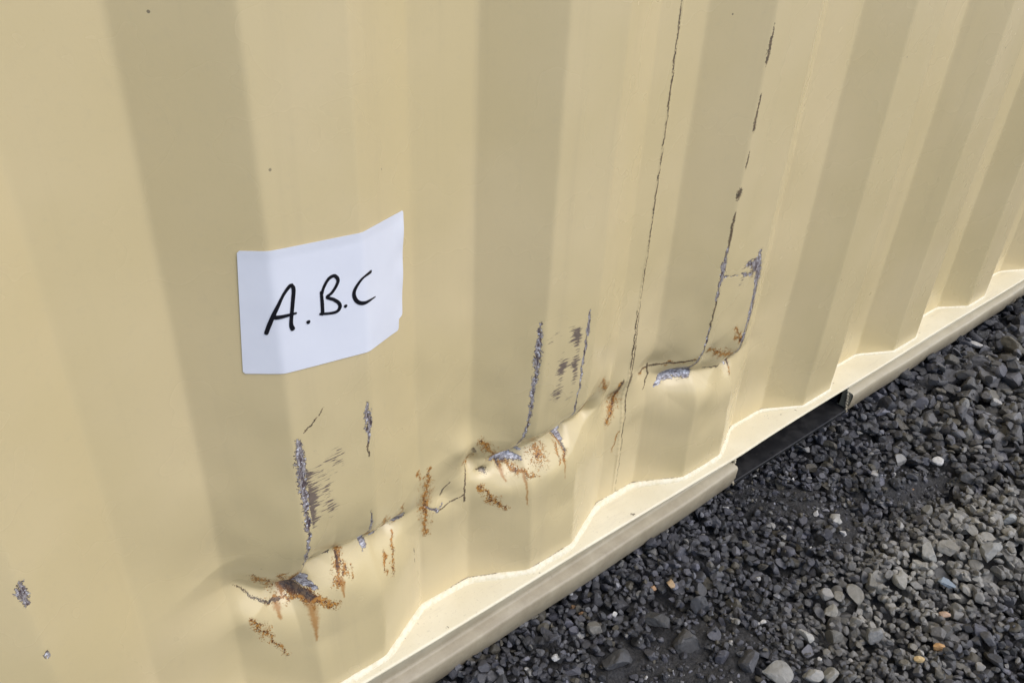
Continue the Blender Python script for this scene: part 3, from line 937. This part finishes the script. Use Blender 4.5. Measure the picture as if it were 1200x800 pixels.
near = np.clip((4.6 - np.hypot(GX - 1, GY)) / .8, 0, 1) * (GY < .012)
FX, FY = fold(GX, GY)
HERO = (GX > .16) & (GX < 2.12) & (GY > -.64)
FX = np.where(HERO, GX, FX); FY = np.where(HERO, GY, FY)
SD = sand(FX, FY)
GZ = near * (terrain(FX, FY) + SD * (.0115 + .0012 * wob(GX, GY, .018, 61)) + .0012 * wob(GX, GY, .012, 62)) + G0 * near - .002 * (1 - near)
GZ = GZ - .05 * ((GY > .03) & (GY < 2.4) & (np.abs(GX) < 2.9))
ground = mesh_np('gravel_ground', np.stack([GX, GY, GZ], -1).reshape(-1, 3), grid_faces(*GX.shape), M_GROUND)
ground['kind'] = 'structure'

# --- stones: a few dozen crushed-rock shapes
def rock(seed, sub):
    bm = bmesh.new()
    bmesh.ops.create_icosphere(bm, subdivisions=sub, radius=1.0)
    r = np.random.default_rng(seed)
    V = np.array([v.co[:] for v in bm.verts])
    F = np.array([[v.index for v in f.verts] for f in bm.faces])
    bm.free()
    for i in range(r.integers(8, 13)):
        n = r.normal(size=3); n /= np.linalg.norm(n)
        c = r.uniform(.36, .80)
        d = V @ n - c
        V = V - np.outer(np.clip(d, 0, None) * r.uniform(.93, 1.0), n)
    V *= np.array([1.0, r.uniform(.62, .95), r.uniform(.45, .78)])
    V += r.normal(size=V.shape) * .012
    V -= V.mean(0)
    V /= np.abs(V[:, :2]).max()
    return V, F
ROCK1 = [rock(100 + i, 3) for i in range(22)]
ROCK0 = [rock(200 + i, 2) for i in range(16)]
GRIT = [rock(300 + i, 1) for i in range(4)]

def rot_rand(r, tilt):
    a = r.uniform(0, 2 * np.pi)
    ca, sa = math.cos(a), math.sin(a)
    Z = np.array([[ca, -sa, 0], [sa, ca, 0], [0, 0, 1]])
    b = r.normal(0, tilt); c = r.normal(0, tilt)
    X = np.array([[1, 0, 0], [0, math.cos(b), -math.sin(b)], [0, math.sin(b), math.cos(b)]])
    Y = np.array([[math.cos(c), 0, math.sin(c)], [0, 1, 0], [-math.sin(c), 0, math.cos(c)]])
    return Y @ X @ Z

# drop the stones one by one on a height field
gx0, gy0, gst = .16, -.64, .002
gnx, gny = int((2.12 - gx0) / gst), int((.05 - gy0) / gst)
hx = gx0 + np.arange(gnx) * gst; hy = gy0 + np.arange(gny) * gst
HXg, HYg = np.meshgrid(hx, hy)
HF = terrain(HXg, HYg) + sand(HXg, HYg) * .0115 + G0
def stone_colour(x, y, r):
    d = float(dusty(np.array(x), np.array(y)))
    t = r.random()
    v = r.lognormal(math.log(.050), .45)
    c = np.array([v * 1.0, v * 1.0, v * r.uniform(1.03, 1.20)])
    if t < .035: c = np.array([.17, .165, .155]) * r.uniform(.7, 1.5)
    elif t < .037: c = np.array([.42, .25, .13]) * r.uniform(.7, 1.1)
    elif t < .046: c = np.array([.45, .44, .42]) * r.uniform(.8, 1.2)
    elif t < .12: c = np.array([.07, .062, .046]) * r.uniform(.7, 1.3)
    k = min(1, max(0, d * r.uniform(.55, 1.25)))
    c = c * (1 - k) + np.array([.27, .257, .225]) * r.uniform(.65, 1.2) * k
    return c
stones = []                       # x, y, z, radius, rotation, colour, shape, squash
def drop(x, y, rad, r, colour=None, shape=None, sink=.25, tilt=.35):
    i = int((x - gx0) / gst); j = int((y - gy0) / gst); k = max(1, int(rad * .8 / gst))
    if i - k < 0 or j - k < 0 or i + k >= gnx or j + k >= gny: return
    win = HF[j - k:j + k + 1, i - k:i + k + 1]
    base = np.percentile(win, 70)
    th = rad * r.uniform(.50, .66)
    z = base + th * (1 - sink) * .8
    yy, xx = np.mgrid[-k:k + 1, -k:k + 1] * gst
    dome = z + th * (.9 - .55 * (xx * xx + yy * yy) / (rad * rad))
    inside = (xx * xx + yy * yy) < (rad * .85) ** 2
    win[inside] = np.maximum(win, dome)[inside]
    stones.append((x, y, z, rad, rot_rand(r, tilt), stone_colour(x, y, r) if colour is None else np.array(colour), shape if shape is not None else int(r.integers(0, 1000)), 1.0))
TOP = .036                        # nobody stands above the rail's lip
for rad_lo, rad_hi, count in ((.008, .015, 1300), (.0055, .0105, 5600), (.0038, .0065, 6500)):
    for q in range(count):
        rad0 = rad_lo + (rad_hi - rad_lo) * rng.random() ** 1.7
        best = None
        for t in range(5):
            x = rng.uniform(gx0 + .02, 2.10); y = rng.uniform(-.62, .012)
            if y > -.03 and x < .34: continue
            rad = rad0 * (1 + .75 * min(1, max(0, (x - .95) / .45)))
            sdv = float(sand(np.array(x), np.array(y)))
            if sdv > .5 and rng.random() < (.93 if rad > .006 else .6): continue
            h = HF[int((y - gy0) / gst), int((x - gx0) / gst)] - float(terrain(np.array(x), np.array(y)))
            if y > -.03 and h + rad > (.018 if .85 < x < 1.2 else .026): continue
            if best is None or h < best[0]: best = (h, x, y, rad)
        if best: drop(best[1], best[2], best[3], rng)
# the stones one notices: pale, orange and big ones
NOTED = [(.656, -.245, .021, (.24, .235, .215), 3), (.688, -.272, .014, (.30, .29, .265), 7), (.705, -.285, .011, (.26, .25, .22), 9),
         (.845, -.345, .0085, (.50, .29, .12), 1), (.806, -.340, .0070, (.55, .40, .20), 5), (.898, -.325, .0075, (.45, .30, .20), 8),
         (.938, -.142, .0125, (.30, .29, .26), 2), (.950, -.300, .015, (.22, .26, .30), 4), (1.192, -.167, .011, (.55, .54, .52), 6),
         (.925, -.150, .0075, (.33, .32, .29), 10), (.604, -.150, .020, (.075, .073, .072), 12), (.520, -.115, .024, (.06, .06, .062), 13),
         (.790, -.230, .013, (.24, .23, .20), 14), (.815, -.226, .012, (.22, .21, .185), 11), (.806, -.215, .012, (.26, .25, .23), 15),
         (.835, -.235, .020, (.17, .16, .135), 16), (.870, -.240, .014, (.19, .18, .155), 17), (.900, -.262, .016, (.24, .23, .20), 18),
         (1.03, -.315, .022, (.25, .245, .225), 19), (.975, -.262, .017, (.27, .265, .24), 20), (1.00, -.275, .019, (.23, .22, .195), 21),
         (.600, -.105, .019, (.055, .055, .055), 0), (.66, -.125, .016, (.05, .052, .058), 1), (.585, -.245, .013, (.05, .05, .06), 6),
         (.640, -.215, .018, (.07, .07, .075), 9), (1.13, -.30, .015, (.30, .31, .30), 2), (1.155, -.345, .019, (.22, .23, .22), 3), (1.06, -.215, .013, (.15, .145, .13), 5),
         (.88, -.40, .016, (.05, .05, .055), 8), (.80, -.285, .014, (.20, .20, .195), 10), (.76, -.255, .013, (.12, .115, .1), 12), (.73, -.235, .011, (.33, .32, .29), 13),
         (.648, -.082, .008, (.36, .25, .14), 4), (.528, -.068, .011, (.17, .16, .14), 15)]
for x, y, rad, c, sh in NOTED:
    rad *= .86 if rad > .0115 else 1.0
    drop(x, y, rad, rng, c, sh, sink=.30, tilt=.2)

camp = cam.matrix_world.translation
def apparent(st):
    p = Vector((st[0], st[1], st[2])) - camp
    zc = p.dot(fwd)
    if zc <= 0: return 0
    u = p.dot(rgt) / zc * 964; v = p.dot(up) / zc * 964
    if abs(u) > 605 or abs(v) > 405: return 0
    # buried under others?
    i = int((st[0] - gx0) / gst); j = int((st[1] - gy0) / gst)
    if HF[j, i] > st[2] + st[3] * .75: return 0
    return st[3] / zc
order = sorted(range(len(stones)), key=lambda i: -apparent(stones[i]))
single = order[:300]; singles = set(single)
protos = {}
for i in single:
    x, y, z, rad, Rm, c, sh, q = stones[i]
    sh = sh % len(ROCK1)
    if sh not in protos:
        V, F = ROCK1[sh]
        me = bpy.data.meshes.new('stone')
        me.from_pydata(V.tolist(), [], F.tolist()); me.update()
        me.polygons.foreach_set('use_smooth', np.full(len(F), False))
        me.materials.append(M_STONE)
        protos[sh] = me
    o = bpy.data.objects.new('stone', protos[sh])
    COL.objects.link(o)
    o.parent = ground
    o.matrix_local = Matrix.Translation((x, y, z)) @ Matrix(Rm.tolist()).to_4x4() @ Matrix.Scale(rad, 4)
    o.color = (*c.tolist(), 1)

Vs, Fs, Cs, Sm = [], [], [], []; off = 0
def put(V, F, x, y, z, rad, Rm, c, smooth):
    global off
    W = (V * rad) @ Rm.T + np.array([x, y, z])
    Vs.append(W); Fs.append(F + off); off += len(W)
    Cs.append(np.tile(np.append(c, 1.0), (len(W), 1))); Sm.append(np.full(len(F), smooth))
for i, st in enumerate(stones):
    if i in singles: continue
    x, y, z, rad, Rm, c, sh, q = st
    zt = HF[int((y - gy0) / gst), int((x - gx0) / gst)]
    if zt > z + rad * 1.5: continue
    V, F = (ROCK1 if rad > .0092 else ROCK0)[sh % (22 if rad > .0092 else 16)]
    put(V, F, x, y, z, rad, Rm, c, False)
# grit lying on the fines
for q in range(16000):
    x = rng.uniform(.3, 2.0); y = rng.uniform(-.55, 0.0)
    sdv = float(sand(np.array(x), np.array(y)))
    if rng.random() > .05 + sdv: continue
    rad = rng.uniform(.0012, .0036)
    if any((x - n_[0]) ** 2 + (y - n_[1]) ** 2 < (n_[2] * 1.2) ** 2 for n_ in NOTED): continue
    z = HF[int((y - gy0) / gst), int((x - gx0) / gst)] + rad * .1
    V, F = GRIT[q % 4]
    put(V, F, x, y, z, rad, rot_rand(rng, .5), stone_colour(x, y, rng) * rng.uniform(.9, 1.6), False)
Fa = np.concatenate(Fs)
gravel = mesh_np('gravel', np.concatenate(Vs), Fa, M_GRAVEL, ground, np.concatenate(Sm))
gravel['kind'] = 'stuff'
ca = gravel.data.attributes.new('stone_colour', 'FLOAT_COLOR', 'POINT')
ca.data.foreach_set('color', np.concatenate(Cs).astype(np.float32).ravel())
for ti in range(-2, 3):               # the yard goes on: the same gravel laid again beside the picture
    for tj in range(0, -4, -1):
        if ti or tj:
            g = gravel.copy(); COL.objects.link(g)
            g.parent = ground
            g.location = (ti * TX, tj * TY, 0)
            if tj <= -2 or (ti > 0 and tj < 0):      # dry and dusty out in the open yard
                g.material_slots[0].link = 'OBJECT'
                g.material_slots[0].material = M_GRAVEL_DRY
print('stones', len(stones), 'gravel tris', len(Fa), 'wall quads', (len(s_axis) - 1) * (len(z_axis) - 1))
